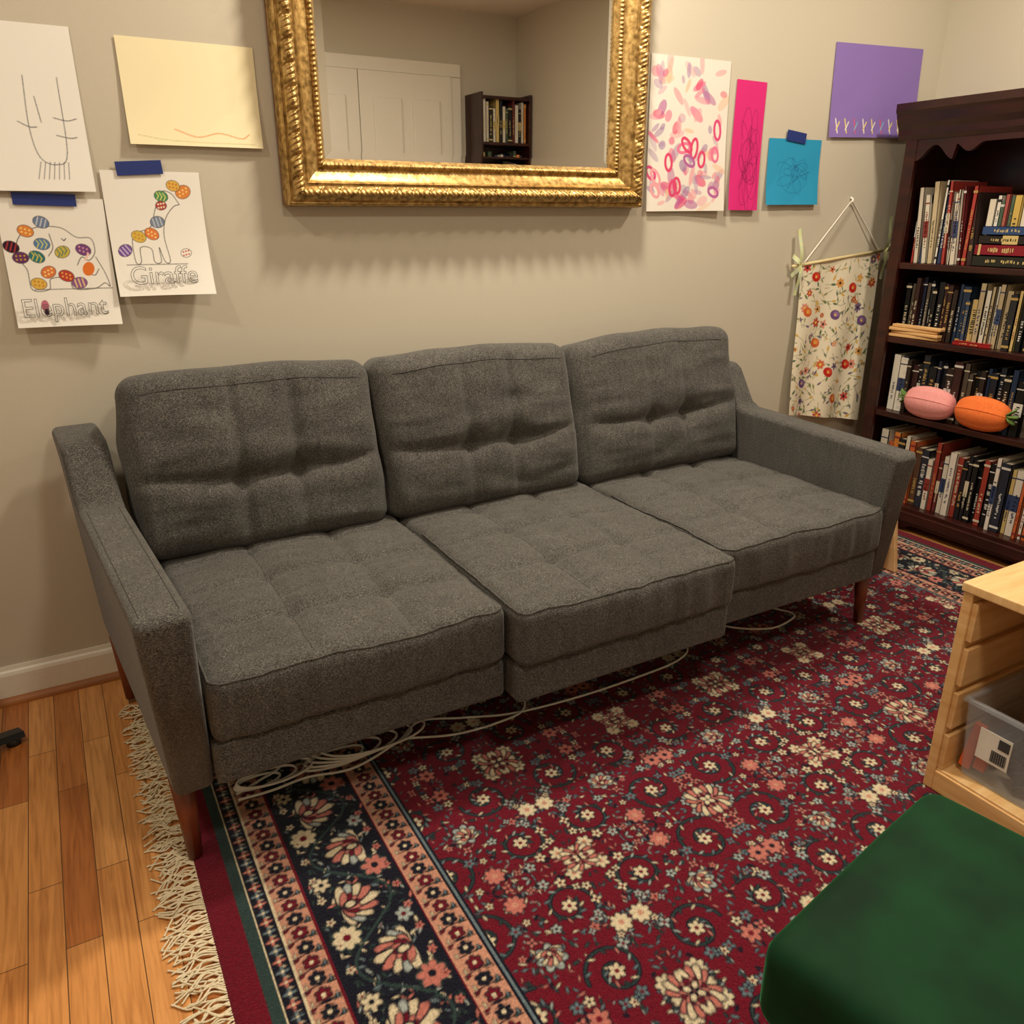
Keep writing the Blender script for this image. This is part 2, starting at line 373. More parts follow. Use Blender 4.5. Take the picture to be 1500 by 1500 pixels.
for i,(y,zz,rz) in enumerate(((-.27,.744,.05),(-.275,.756,-.06),(-.262,.768,.1),(-.28,.780,.0))):
    o=box('ruler',(-.015,-.1,0),(.015,.1,.0105),pk,M['pine'],.002);o.location=(2.722,y,zz);o.rotation_euler=(0,0,rz)
def plush(name,c1,c2,y,leafside):
    e=empty(name,(2.715,y,.456))
    m=noisy(name+'_fabric',lin(c1),lin(c2),rough=.9,nscale=30,bs=.3)
    mg=bpy.data.materials.get('leaf_felt') or noisy('leaf_felt',lin((70,110,50)),lin((120,146,76)),rough=.9,nscale=20)
    V=[];F=[];nu,nv=40,24
    for j in range(nv+1):
        for i in range(nu):
            a=2*pi*i/nu;b=pi*j/nv
            rr=sin(b)**.6;yy=-cos(b)
            g=.92+.08*abs(sin(a*2.5))
            V.append((.052*rr*cos(a)*g,.095*yy,.062+.062*rr*sin(a)*g))
    for j in range(nv):
        for i in range(nu): F.append((j*nu+i,j*nu+(i+1)%nu,(j+1)*nu+(i+1)%nu,(j+1)*nu+i))
    mesh_from('body',V,F,e,m,True)
    tube('zipper',[[(-.0485*sin(b)**.6,-.094*cos(b),.066+.016*sin(b)) for b in np.linspace(.25,pi-.25,24)]],.002,e,m)
    for k in range(3):
        a=(k-1)*.7;s=leafside
        V=[];F=[]
        for t in np.linspace(0,1,8):
            w=.014*sin(pi*t)**.7+.001
            y0=s*(.088+.04*t*cos(a));z0=.066+.04*t*sin(a)+.004
            for q in (-1,0,1): V.append((-.01+w*q,y0,z0+(.004 if q==0 else 0)))
        for i in range(7):
            for q in range(2): F.append((i*3+q,i*3+q+1,i*3+q+4,i*3+q+3))
        o=mesh_from('leaf',V,F,e,mg,True);sd=o.modifiers.new('s','SOLIDIFY');sd.thickness=.005
    return e
plush('pink_plush_toy',(228,146,148),(234,164,160),-.385,1)
plush('orange_plush_toy',(228,106,44),(236,126,58),-.590,-1)
# ---------------------------------------------------------------- small bookshelf by the door (seen in the mirror)
sb=empty('narrow_bookshelf')
box('side_a',(2.60,YF+.002,0),(2.615,YF+.24,1.95),sb,G,.002);box('side_b',(2.975,YF+.002,0),(2.99,YF+.24,1.95),sb,G,.002)
box('back',(2.60,YF+.002,0),(2.99,YF+.01,1.95),sb,G)
bk2=Boxes()
for z in (.05,.37,.69,1.01,1.33,1.65,1.93):
    box('shelf',(2.615,YF+.01,z-.018),(2.975,YF+.235,z),sb,G,.002)
    if z<1.9:
        x=2.63
        while x<2.95:
            t=random.uniform(.014,.032);h=random.uniform(.2,.27);c=random.choice(PAL_MIX)
            bk2.book((x+t/2,YF+.2,z+.001),t,h,.16,lin(c),lin((200,180,120)),Matrix.Rotation(-pi/2,3,'Z'),random.randrange(6));x+=t+.001
mesh_from('shelf_books',bk2.V,bk2.F,sb,M['book'],False,np.array(bk2.C))
# ---------------------------------------------------------------- mirror
mi=empty('gilt_mirror')
MX0,MX1,MZ0,MZ1=.445,1.565,1.205,2.06
def prof(w,s):
    q=(w-.014)/.036
    if w<.003: return .012+ w/.003*.03
    if w<.014: return .044+.006*sin(pi*(w-.003)/.011)
    if w<.05:
        ph=s/.05+.35*sin(pi*q);a=abs(sin(pi*ph))**.55;b=.5+.5*sin(2*pi*(s/.0125+q*1.5))
        c=max(0,1-((( (s/.05)%1)-.5)**2*16+(q-.5)**2*9))
        return .05+.020*sin(pi*q)**.7*(.35+.5*a+.2*b)+.007*c
    if w<.056: return .046
    if w<.09: return .052-.024*((w-.056)/.034)**.6
    if w<.107:
        qq=(w-.09)/.017;return .030+.009*sin(pi*qq)*(.35+.65*abs(sin(pi*s/.011+qq)))
    return .028-.014*((w-.107)/.008)
ws=np.concatenate([[0,.003],np.linspace(.0035,.0138,5),np.linspace(.0142,.0498,22),np.linspace(.0502,.056,4),np.linspace(.0565,.09,9),np.linspace(.0905,.107,9),[.1075,.115]])
def side(P0,P1,inw,name):
    P0=np.array(P0);P1=np.array(P1);Ln=np.linalg.norm(P1-P0);dr=(P1-P0)/Ln;inw=np.array(inw,float);n=int(Ln/.0022);V=[];F=[]
    for j,w in enumerate(ws):
        for i in range(n+1):
            s=w+(Ln-2*w)*i/n;p=P0+dr*s+inw*w;V.append((p[0],-.004-prof(w,s),p[1]))
    nn=n+1
    for j in range(len(ws)-1):
        for i in range(n): F.append((j*nn+i,j*nn+i+1,(j+1)*nn+i+1,(j+1)*nn+i))
    mesh_from(name,V,F,mi,M['gold'],True)
side((MX0,MZ0),(MX1,MZ0),(0,1),'frame_bottom')
side((MX1,MZ0),(MX1,MZ1),(-1,0),'frame_right')
side((MX1,MZ1),(MX0,MZ1),(0,-1),'frame_top')
side((MX0,MZ1),(MX0,MZ0),(1,0),'frame_left')
box('backing',(MX0+.002,-.017,MZ0+.002),(MX1-.002,-.001,MZ1-.002),mi,M['walnut'])
a0,a1,c0,c1=MX0+.112,MX1-.112,MZ0+.112,MZ1-.112;b=.022
V=[(a0,-.0175,c0),(a1,-.0175,c0),(a1,-.0175,c1),(a0,-.0175,c1),(a0+b,-.0195,c0+b),(a1-b,-.0195,c0+b),(a1-b,-.0195,c1-b),(a0+b,-.0195,c1-b)]
mesh_from('glass',V,[(4,5,6,7),(0,1,5,4),(1,2,6,5),(2,3,7,6),(3,0,4,7)],mi,M['mirror'])
# ---------------------------------------------------------------- papers
def paper(name,cv,x0,ztop,rz=0,curl=.012,ccorner=0,base=.003,skew=0):
    e=empty(name,(x0,-base,ztop))
    w,h=cv.W,cv.H
    def fn(u,v):
        X=u*w;Z=-v*h+rz*(u*w);X=X+rz*v*h+skew*v
        Y=-curl*v**3-ccorner*(u*v)**3-.0015*np.abs(np.sin(u*5+v*4))*v
        return np.stack([X,Y,Z],-1)
    sheet('sheet',cv.a,fn,e,M['paper']);return e
def tape(e,x,z,w,h,ang=0,y=-.003):
    o=box('tape_strip',(-w/2,-.0006,-h/2),(w/2,0,h/2),e,M['tape']);o.location=(x,y,z);o.rotation_euler=(0,ang,0)
def egg(c,x,y,col,col2,rx=.016,ry=.012,ang=0,kind=0):
    c.ell(x,y,rx,ry,ang,col)
    for k in (-.5,0,.5):
        px,py=x+cos(ang)*rx*k,y+sin(ang)*rx*k
        if kind==0: c.line([(px-sin(ang)*-ry*.7,py-cos(ang)*ry*.7),(px+sin(ang)*-ry*.7,py+cos(ang)*ry*.7)],.0025,col2)
        elif kind==1: c.ell(px,py+(.004 if k else -.004),.002,.002,0,col2);c.ell(px,py-(.004 if k else -.004),.002,.002,0,col2)
        else:
            c.line([(px-.003,py-ry*.7),(px+.002,py),(px-.003,py+ry*.7)],.002,col2)
    c.ring(x,y,rx,ry,ang,.001,(60,50,60))
white=(240,238,232)
def P2(pts,ox,oy,s): return [((x-ox)*s,(y-oy)*s) for x,y in pts]
c=Canvas(.216,.279,.0013,white);s=.216/148.;ox,oy=3,293
def smooth(pts,n=6): return [tuple(p) for p in catmull(pts,n)]
for pts in ([(30,345),(55,335),(85,336),(105,350),(125,352),(128,372),(118,385),(108,380),(100,392)],[(30,345),(22,360),(24,385),(30,400),(32,428),(55,428),(60,412),(85,412),(90,428),(120,428),(135,420),(142,425),(138,405),(128,380)],[(68,345),(70,365),(62,378)],[(84,352),(87,355),(90,352)],[(110,400),(122,408),(130,398)],[(35,428),(145,428)]):
    c.line(P2(smooth(pts),ox,oy,s),.0016,(70,66,66))
E=[((60,328),(110,130,165),(200,205,215),0),((37,341),(225,140,70),(250,220,130),1),((14,364),(50,25,45),(170,60,60),0),((24,380),(100,54,100),(200,160,60),1),((46,379),(50,120,124),(220,205,90),2),((82,372),(200,184,80),(50,110,120),2),((112,369),(120,70,130),(220,160,180),1),((42,419),(220,180,80),(190,120,50),1),((58,402),(220,124,66),(250,220,150),1),((82,408),(186,66,54),(235,180,90),1),((99,419),(146,90,150),(235,215,130),0),((56,360),(90,130,180),(215,215,100),2)]
for (x,y),a,b,k in E: egg(c,(x-ox)*s,(y-oy)*s,a,b,.016,.0125,random.uniform(-.5,.5),k)
c.ell((115-ox)*s,(398-oy)*s,.012,.016,.4,(225,120,50));c.line(P2([(112,385),(118,375)],ox,oy,s),.004,(240,200,190))
c.ell((45-ox)*s,(452-oy)*s,.008,.012,.1,(190,110,130));c.ell((46-ox)*s,(462-oy)*s,.005,.008,.1,(60,30,50))
ep=paper('elephant_drawing',c,-.185,1.222,rz=-.012,curl=.02,ccorner=.012)
text('title','Elephant',.058,(.010,-.023,-.256),(pi/2,0,0),ep,M['ink'],outline=.0006,sx=.88)
tape(ep,.098,-.004,.125,.026,.03)
c=Canvas(.216,.279,.0013,white);s=.216/146.;ox,oy=152,247
for pts in ([(238,285),(226,300),(214,330),(196,338),(184,350),(184,384),(192,384),(194,362),(210,364),(212,384),(222,384),(222,362),(228,384),(236,382),(232,345),(238,318),(252,300),(262,296)],[(170,388),(262,388)],[(238,285),(240,276),(252,280),(262,296)]):
    c.line(P2(smooth(pts,5),ox,oy,s),.0016,(70,66,66))
E=[((270,277),(222,140,70),(250,215,140),1,.019),((256,268),(222,180,84),(200,110,50),1,.016),((236,284),(80,146,94),(225,225,130),2,.016),((234,298),(180,66,70),(240,240,200),1,.013),((225,323),(120,135,160),(200,205,215),0,.017),((194,345),(215,184,80),(200,120,50),1,.017),((214,341),(225,130,65),(250,220,150),1,.017),((171,366),(120,84,160),(215,200,235),0,.017),((262,371),(240,236,228),(190,50,50),1,.013)]
for (x,y),a,b,k,r in E: egg(c,(x-ox)*s,(y-oy)*s,a,b,r*.95,r*.76,random.uniform(-.6,.6),k)
gp=paper('giraffe_drawing',c,.034,1.282,rz=-.006,curl=.028,ccorner=.02)
text('title','Giraffe',.058,(.026,-.031,-.252),(pi/2,0,0),gp,M['ink'],outline=.0006,sx=.96)
tape(gp,.085,.006,.1,.03,-.06)
c=Canvas(.26,.33,.0015,(240,239,234))
def scrib(c,cx,cy,rx,ry,n,wd,col,al=.85):
    ph=R.rand(6)*6;P=[(cx+rx*sin(t*1.0+ph[0])*cos(t*.37+ph[1]),cy+ry*cos(t*1.13+ph[2])*cos(t*.21+ph[3])) for t in np.linspace(0,n,int(n*7))];c.line(P,wd,col,al)
for q in ([(.155,.1),(.15,.2),(.16,.26),(.19,.275),(.215,.25),(.22,.1)],[(.2,.18),(.225,.185),(.245,.18)],[(.2,.215),(.225,.22),(.24,.218)],[(.13,.19),(.15,.2),(.165,.2)],[(.17,.14),(.175,.19)]): c.line(smooth(q),.0016,(80,80,90))
for k in range(7): c.line([(.160+k*.009,.27),(.15+k*.010,.305)],.0014,(80,80,95))
p=paper('stick_figure_drawing',c,-.24,1.565,rz=.0,curl=.01)
c=Canvas(.30,.22,.002,(244,234,196))
c.line(smooth([(.1,.185),(.15,.2),(.2,.19),(.25,.2),(.27,.19)]),.002,(226,150,90));c.line(smooth([(.02,.2),(.1,.21),(.28,.212)]),.0012,(200,190,140))
paper('cream_paper',c,.108,1.558,curl=.01)
c=Canvas(.325,.45,.0016,(228,222,214))
cols=[(214,76,130),(222,120,156),(176,98,158),(226,160,170),(214,70,114),(166,134,174),(230,190,160),(150,118,166)]
for k in range(110):
    x,y=R.rand()*.3+.01,R.rand()*.43+.01;a=R.rand()*3;l=.012+R.rand()*.022
    c.ell(x,y,l,.006+R.rand()*.009,a,cols[R.randint(8)],.35+.45*R.rand())
for k in range(14):
    x,y=R.rand()*.3,.2+R.rand()*.22;c.ring(x,y,.02+R.rand()*.01,.013,R.rand()*3,.009,cols[R.randint(5)])
paper('pink_painting',c,1.607,1.645,rz=.008,curl=.008,ccorner=.01)
c=Canvas(.135,.4,.0016,(214,44,124))
for k in range(3): scrib(c,.08,.2+k*.05,.045,.12,22,.0014,(110,20,60),.8)
paper('magenta_paper',c,1.965,1.60,rz=-.01,curl=.012)
c=Canvas(.26,.215,.0016,(44,150,196))
scrib(c,.13,.12,.08,.06,30,.0013,(24,90,140),.7);scrib(c,.15,.1,.05,.04,18,.0013,(24,70,120),.7)
p=paper('blue_paper',c,2.135,1.432,rz=.01,curl=.012)
tape(p,.128,.008,.095,.034,.1)
c=Canvas(.47,.3,.002,(140,116,190))
for k in range(9):
    x=.03+k*.048;c.line([(x,.24),(x+.012,.285)],.005,[(240,235,230),(240,220,120),(220,90,120)][k%3]);c.line([(x+.02,.25),(x+.005,.275)],.005,[(240,220,120),(240,235,230),(120,190,220)][k%3])
paper('purple_paper',c,2.41,1.745,rz=.035,curl=.006)
# ---------------------------------------------------------------- floral wall hanging
c=Canvas(.41,.64,.0022,(240,232,208))
for k in range(330):
    x,y=R.rand()*.41,R.rand()*.64;a=R.rand()*6;l=.008+R.rand()*.012
    c.line([(x,y),(x+cos(a)*l*2,y+sin(a)*l*2)],.0018,(120,130,80));c.ell(x,y,l*.6,l*.25,a,[(110,130,80),(150,150,100),(90,114,86),(215,176,86),(120,104,130)][R.randint(5)])
for k in range(34):
    x,y=R.rand()*.41,R.rand()*.64;r=.009+R.rand()*.011;q=R.randint(6)
    pc=[(190,64,50),(214,110,70),(220,160,80),(120,96,136),(196,74,66),(222,146,126)][q];c.flower(x,y,r,pc,[(240,200,90),(60,40,40)][R.randint(2)],R.randint(5,8),None,R.rand()*3)
for x,y,k in ((.08,.06,0),(.28,.12,0),(.12,.33,1),(.31,.42,0),(.2,.22,2),(.07,.5,2),(.25,.56,1),(.2,.45,0),(.36,.25,2),(.05,.2,1)):
    a,b_=[((196,44,36),(222,80,56)),((216,100,52),(236,150,80)),((110,80,130),(150,120,170))][k]
    c.ell(x,y,.024,.019,.4,a);c.ell(x+.004,y-.003,.014,.010,.4,b_);c.ell(x,y,.005,.005,0,(240,200,100))
fb=empty('floral_wall_hanging')
TL,TR,BR,BL=np.array((2.345,1.012)),np.array((2.785,1.045)),np.array((2.765,.375)),np.array((2.345,.445))
def fn(u,v):
    U=u[...,None];Vv=v[...,None];p=(1-Vv)*((1-U)*TL+U*TR)+Vv*((1-U)*BL+U*BR)
    y=-.02-.010*np.sin(u*13+v*1.5)*(.2+v)-.02*v*np.sin(v*2)
    return np.stack([p[...,0]+.006*np.sin(v*6),y,p[...,1]],-1)
sheet('cloth',c.a,fn,fb,M['banner'])
cone('dowel',(2.30,-.02,1.005),(2.835,-.02,1.055),.006,.006,fb,M['dowel'])
tube('hanging_cord',[[(2.36,-.02,1.015),(2.592,-.008,1.235),(2.78,-.02,1.05)]],.003,fb,M['trim'])
tube('hook',[[(2.592,-.001,1.245),(2.592,-.012,1.24),(2.592,-.012,1.23)]],.004,fb,M['trim'])
for (x,z,sg) in ((2.33,1.01,-1),(2.80,1.052,1)):
    for k in range(4):
        a=[.5,-.6,1.35,-1.5][k];ln=[.07,.07,.13,.11][k]
        V=[];F=[]
        for t in np.linspace(0,1,8):
            for q in (-1,1):
                V.append((x+sg*cos(a)*t*ln*(.6)+q*.008*sin(a),-.03-.006*sin(t*5),z+sin(a)*t*ln+q*.008*cos(a)))
        for i in range(7): F.append((2*i,2*i+1,2*i+3,2*i+2))
        mesh_from('ribbon',V,F,fb,M['bowfab'],True)
# ---------------------------------------------------------------- rug
RX0,RX1,RY0,RY1=-.065,2.675,-.2,-2.55
res=.0025
CR=(108,14,36);NV=(20,22,38);CM=(216,202,172);PK=(194,118,108);ST=(104,122,132);GR=(46,66,66);PE=(200,146,124);LB=(164,174,172)
def leaf(c,x,y,a,l,col,out=NV):
    c.ell(x+cos(a)*l,y+sin(a)*l,l+.0012,l*.42+.0012,a,out);c.ell(x+cos(a)*l,y+sin(a)*l,l*.9,l*.34,a,col)
def palm(c,x,y,a,r):
    for k in range(-4,5):
        b=a+k*.36;rr=r*(1-.07*abs(k));leaf(c,x,y,b,rr*.5,[CM,PK,CM,LB][abs(k)%4])
    for k in range(-3,4): leaf(c,x,y,a+k*.4,r*.24,[CR,PK][k%2])
    c.ell(x+cos(a)*r*.2,y+sin(a)*r*.2,r*.2,r*.14,a,NV);c.ell(x+cos(a)*r*.2,y+sin(a)*r*.2,r*.12,r*.09,a,CM)
Q=.33
q=Canvas(Q,Q,res,CR);rr=np.random.RandomState(11)
def spiral(c,cx,cy,r0,turn,ph,sg=1):
    P=[]
    for t in np.linspace(0,1,60):
        rad=r0*(1-.8*t);a=ph+sg*t*turn;P.append((cx+rad*cos(a),cy+rad*sin(a)))
    c.line(P,.0085,NV);c.line(P,.0030,GR)
    for i in range(2,56,4):
        x,y=P[i];dx,dy=P[i+1][0]-x,P[i+1][1]-y;a=atan2(dy,dx);leaf(c,x,y,a+.9*(1 if i%8 else -1),.006,[ST,CM,GR,PK,LB][(i//4)%5])
    c.flower(cx,cy,.014,[CM,PK][int(cx*100)%2],CR,6,NV)
for k in range(480):
    x,y=rr.rand()*Q,rr.rand()*Q;leaf(q,x,y,rr.rand()*6.3,.0032+rr.rand()*.0036,[ST,CM,GR,GR,PK,ST,NV,LB][rr.randint(8)])
SPC=((.085,.09),(.24,.085),(.08,.24),(.245,.245))
for (x,y),r in zip(SPC,(.055,.05,.052,.06)): q.ell(x,y,r*1.02,r*1.02,0,CR)
spiral(q,.085,.09,.055,9,0);spiral(q,.24,.085,.05,8,2,-1);spiral(q,.08,.24,.052,8.5,4,-1);spiral(q,.245,.245,.06,9,1)
for k in range(80):
    x,y=rr.rand()*Q,rr.rand()*Q
    if min(hypot(x-a,y-b) for a,b in SPC)<.045: continue
    q.flower(x,y,.0065+rr.rand()*.005,[CM,PK,LB,CM,ST][rr.randint(5)],[CR,NV][rr.randint(2)],rr.randint(4,6),NV,rr.rand())
for x,y,r in ((.16,.035,.018),(.165,.165,.026),(.02,.165,.019),(.31,.165,.019),(.165,.29,.019),(.03,.03,.018),(.3,.03,.016),(.03,.3,.016),(.3,.305,.016)):
    q.flower(x,y,r,[CM,CM,PK,LB][rr.randint(4)],[CR,NV,PE][rr.randint(3)],rr.randint(6,9),NV,rr.rand())
palm(q,0,0,pi/4,.05);palm(q,Q,Q,pi+pi/4,.054);palm(q,Q,.0,pi*.75,.036);palm(q,.0,Q,-pi*.25,.04);palm(q,.165,.18,-pi/2,.034)
qa=q.a[:-1,:-1]
tile=np.concatenate([np.concatenate([qa,qa[:,::-1]],1),np.concatenate([qa[::-1],qa[::-1,::-1]],1)],0)
PR=.27;BW=.42
b=Canvas(PR,BW,res,CR)
b.rect(0,1,.055,.072,GR);b.rect(0,1,.072,.11,NV);b.rect(0,1,.11,.165,PE);b.rect(0,1,.165,.345,NV);b.rect(0,1,.345,.405,PE);b.rect(0,1,.405,.42,NV)
b.rect(0,1,.072,.0755,CM);b.rect(0,1,.107,.110,CM);b.rect(0,1,.165,.168,CR);b.rect(0,1,.342,.345,CR);b.rect(0,1,.41,.413,ST)
for k in range(12):
    x=k*PR/12+.011;b.flower(x,.091,.010,[ST,PK][k%2],CM,4);leaf(b,x+.011,.091,1.2,.004,CM)
for yy in (.1375,.375):
    for k in range(8):
        x=k*PR/8+.017
        b.flower(x,yy,.013,[CR,NV][k%2],CM,6,NV);b.line([(x+.017,yy-.026),(x+.012,yy),(x+.017,yy+.026)],.003,NV)
        leaf(b,x+.016,yy+.012,2,.007,GR);leaf(b,x+.016,yy-.016,-1,.006,CR);leaf(b,x+.004,yy+.02,0,.005,ST);leaf(b,x+.004,yy-.021,0,.005,CM)
rb=np.random.RandomState(3)
for k in range(190):
    x,y=rb.rand()*PR,.175+rb.rand()*.16
    for o in (-PR,0,PR): leaf(b,x+o,y,k*1.7,.0035+.0035*(k%3)/2,[GR,ST,CM,GR,PK,LB,GR][k%7],(12,12,26))
for o in (-PR,0,PR):
    b.line([(x_+o,.255+.055*sin(2*pi*x_/PR)) for x_ in np.linspace(-.02,PR+.02,40)],.005,GR)
    palm(b,.0675+o,.22,pi/2,.07);palm(b,.2025+o,.295,-pi/2,.068)
    b.flower(.135+o,.205,.024,CM,CR,8,GR);b.flower(.0+o,.305,.024,PK,NV,7,GR);b.flower(.135+o,.31,.016,LB,CR,6,NV);b.flower(.0+o,.2,.016,CM,NV,6,NV)
    for k in range(10):
        x,y=.027*k+.01,(.19 if k%2 else .325);b.flower(x+o,y,.008,[PK,CM][k%2],CR,5)
ba=b.a
nx=int((RX1-RX0)/res)+1;ny=int((RY0-RY1)/res)+1
J,I=np.mgrid[0:ny,0:nx];X=I*res;Y=J*res;Wd,Hd=RX1-RX0,RY0-RY1
arr=tile[J%tile.shape[0],I%tile.shape[1]].copy()
dl,dr_,df,dn=X,Wd-X,Y,Hd-Y;dx=np.minimum(dl,dr_);dy=np.minimum(df,dn)
isx=dx<=dy;dd=np.where(isx,dx,dy);ss=np.where(isx,Y,X)
mb=dd<BW-.002
bi=np.clip((dd/res).astype(int),0,ba.shape[0]-1);bj=((ss/res).astype(int))%(ba.shape[1]-1)
arr[mb]=ba[bi,bj][mb]
arr*=(.78+.36*R.rand(ny,nx,1)).astype(np.float32)
rg=empty('persian_rug')
hz=(.0085+.0014*R.rand(ny,nx))
edge=np.clip(np.minimum(dx,dy)/.008,0,1);hz=hz*np.sqrt(edge)+.001
def fnr(u,v): return np.stack([RX0+u*Wd,RY0-v*Hd,hz],-1)
sheet('pile',arr,fnr,rg,M['rug'])
paths=[]
y=RY0-.004
while y>RY1+.004:
    l=random.uniform(.045,.08);dyy=random.gauss(0,.012);a=random.gauss(0,.01);k=random.gauss(0,.008)
    paths.append([(RX0+.004,y,.006),(RX0-l*.3,y+dyy*.2+k,.007+random.random()*.004),(RX0-l*.65,y+dyy*.6-k,.004+random.random()*.006),(RX0-l,y+dyy+a,.003)])
    y-=random.uniform(.003,.0055)
tube('fringe',[catmull(p,4) for p in paths],.0017,rg,M['fringe'],1)
LZ=.0115
# ---------------------------------------------------------------- sofa
S=.61;ZB,ZS,ZT=.19,.285,.405
sf=empty('sofa')
T=M['tweed']
def fbm(x,y,z,sc=1): return noise.noise(Vector((x*sc,y*sc,z*sc)))
GX=(-.34,.34);GY=(-.45,.10,.60)
def seat_disp(seed):
    def f(P,Nn):
        D=np.zeros_like(P)
        hx,hy=.302,.36
        for i,p in enumerate(P):
            u,v=p[0]/hx,p[1]/hy;up=max(0,Nn[i][2])
            top=1 if p[2]>.03 else 0
            crown=.022*max(0,1-u*u)**.8*max(0,1-v*v)**.8
            e=max(0,1-abs(u)**8)*max(0,1-abs(v)**8)
            g=0
            ux=[(u-a)*hx for a in GX];vy=[(v-a)*hy for a in GY]
            for a in ux: g+=.007*exp(-(a/.018)**2)+.004*exp(-(a/.006)**2)
            for a in vy: g+=.007*exp(-(a/.018)**2)+.004*exp(-(a/.006)**2)
            for a in ux:
                for b_ in vy: g+=.007*exp(-(a**2+b_**2)/.0010)
            n=fbm(p[0]+seed,p[1],p[2],6)*.006+fbm(p[0]+seed,p[1]*2,3+p[2],15)*.0034
            if top: D[i,2]+=(crown-g*e)*up+n
            if p[1]<-.30:
                D[i,1]-=.010*(1-u*u)*(1-(p[2]/.07)**2);D[i,1]+=fbm(p[0]*2.4+seed,7,p[2]*.6,9)*.007+fbm(p[0]*5+seed,7,p[2]*.8,9)*.003
            D[i,2]+=.005*fbm(p[0]+seed,4,4,5)
        return D
    return f
YFs=[-.885,-.93,-.885]
for i in range(3):
    x0=i*S;mid=YFs[i];cy=(mid+ -.19)/2;hy=(-.19-mid)/2
    box('platform',(x0+(.0 if i==0 else .003),mid+.012,ZB),(x0+S-.003,-.14,ZS-.002),sf,T,.012)
    dsp=seat_disp(i*3.7);Mx=Matrix.Translation((x0+S/2,cy,ZS+.062))@Matrix.Diagonal((1,hy/.36,1,1))
    softbox('seat_cushion',(.302,.36,.066),.022,.0095,dsp,sf,T,Mx)
    def onseat(u,v,sink=.0002):
        p=np.array([[u*.302,v*.36,.066]]);n_=np.array([[0,0,1.]]);qv=p+dsp(p,n_);return tuple(Mx@Vector((qv[0][0],qv[0][1],qv[0][2]-sink)))
    lines=[]
    for a in GX: lines.append([onseat(a,v) for v in np.linspace(-.9,.8,70)])
    for a in GY: lines.append([onseat(u,a) for u in np.linspace(-.92,.92,60)])
    tube('seat_stitching',lines,.0010,sf,M['seam'],2)
    def edge_(u,v,nz_,ny_,nx_):
        n_=np.array([nx_,ny_,nz_],float);n_/=np.linalg.norm(n_)
        core=np.array([np.clip(u*.302,-.28,.28),np.clip(v*.36,-.338,.338),.044]);p=(core+n_*.022)[None,:]
        qv=p+dsp(p,n_[None,:]);w=qv[0]+n_*.0006;return tuple(Mx@Vector(w))
    P=[edge_(-1,v,1,0,-1) for v in np.linspace(.4,-.94,30)]+[edge_(-1,-1,1.2,-sin(t),-cos(t)) for t in np.linspace(.2,pi/2,6)]
    P+=[edge_(u,-1,1,-1,0) for u in np.linspace(-.92,.92,50)]+[edge_(1,-1,1.2,-cos(t),sin(t)) for t in np.linspace(0.1,pi/2,6)]+[edge_(1,v,1,0,1) for v in np.linspace(-.94,.4,30)]
    tube('seat_piping',[P],.0021,sf,M['tweed'])
VX=(-.20,.26)
def wline(u): return -.20+.09*u*u
def back_disp(seed):
    hx,hz=.298,.215
    def f(P,Nn):
        D=np.zeros_like(P)
        for i,p in enumerate(P):
            u,w=p[0]/hx,p[2]/hz
            crown=.036*max(0,1-u*u)**.6*max(0,1-w*w)**.6
            if p[1]<-.02:
                e=max(0,1-abs(u)**6)*max(0,1-abs(w)**8)
                wl=wline(u)
                g=.016*exp(-((w-wl)*hz/.024)**2)+.007*exp(-((w-wl)*hz/.007)**2)
                for a in VX:
                    a=abs(u-a)
                    g+=.009*exp(-(a*hx/.018)**2)+.004*exp(-(a*hx/.006)**2);g+=.016*exp(-((a*hx)**2+((w-wl)*hz)**2)/.0012)
                n=fbm(p[0]+seed,p[2],1,5)*.013+fbm(p[0]*.7+seed,p[2]*1.6,5,13)*.007+fbm(p[0]*.5+seed,p[2]*3,9,16)*.005*abs(u)
                D[i,1]-=crown-g*e+n*e
            else: D[i,1]+=crown*.3
            D[i,2]+=.014*(1-u*u)*(1 if w>.5 else 0)*max(0,(w-.5)*2)+fbm(p[0]+seed,2,p[1],7)*.009
            D[i,0]+=fbm(seed,p[1]*2,p[2],8)*.012*abs(u)+.006*(1-w*w)*u
        return D
    return f
for i,(xc,yb,yt,rl,zo) in enumerate(((.275,-.245,-.135,.012,0),(.885,-.250,-.155,.0,.0),(1.515,-.250,-.150,-.02,.0))):
    tilt=atan2(yt-yb,.43);hxx=.300 if i<2 else .318
    Mx=Matrix.Translation((xc,(yb+yt)/2,.615+zo))@Matrix.Rotation(rl,4,'Y')@Matrix.Rotation(-tilt,4,'X')
    dsp=back_disp(i*5.1+1)
    softbox('back_cushion',(hxx,.068,.215),.042,.0085,dsp,sf,T,Mx)
    def onb(u,w):
        p=np.array([[u*.298,-.068,w*.215]]);qv=p+dsp(p,np.array([[0,-1.,0]]));return tuple(Mx@Vector((qv[0][0],qv[0][1]+.0002,qv[0][2])))
    lines=[[onb(u,wline(u)) for u in np.linspace(-.84,.84,60)]]
    for a in VX: lines.append([onb(a,w) for w in np.linspace(-.78,.76,50)])
    lines.append([onb(u,.77+.03*(1-u*u)) for u in np.linspace(-.86,.86,60)])
    tube('back_stitching',lines,.0011,sf,M['seam'],2)
box('back_frame',(-.0,-.125,ZB),(3*S,-.03,.70),sf,T,.02)
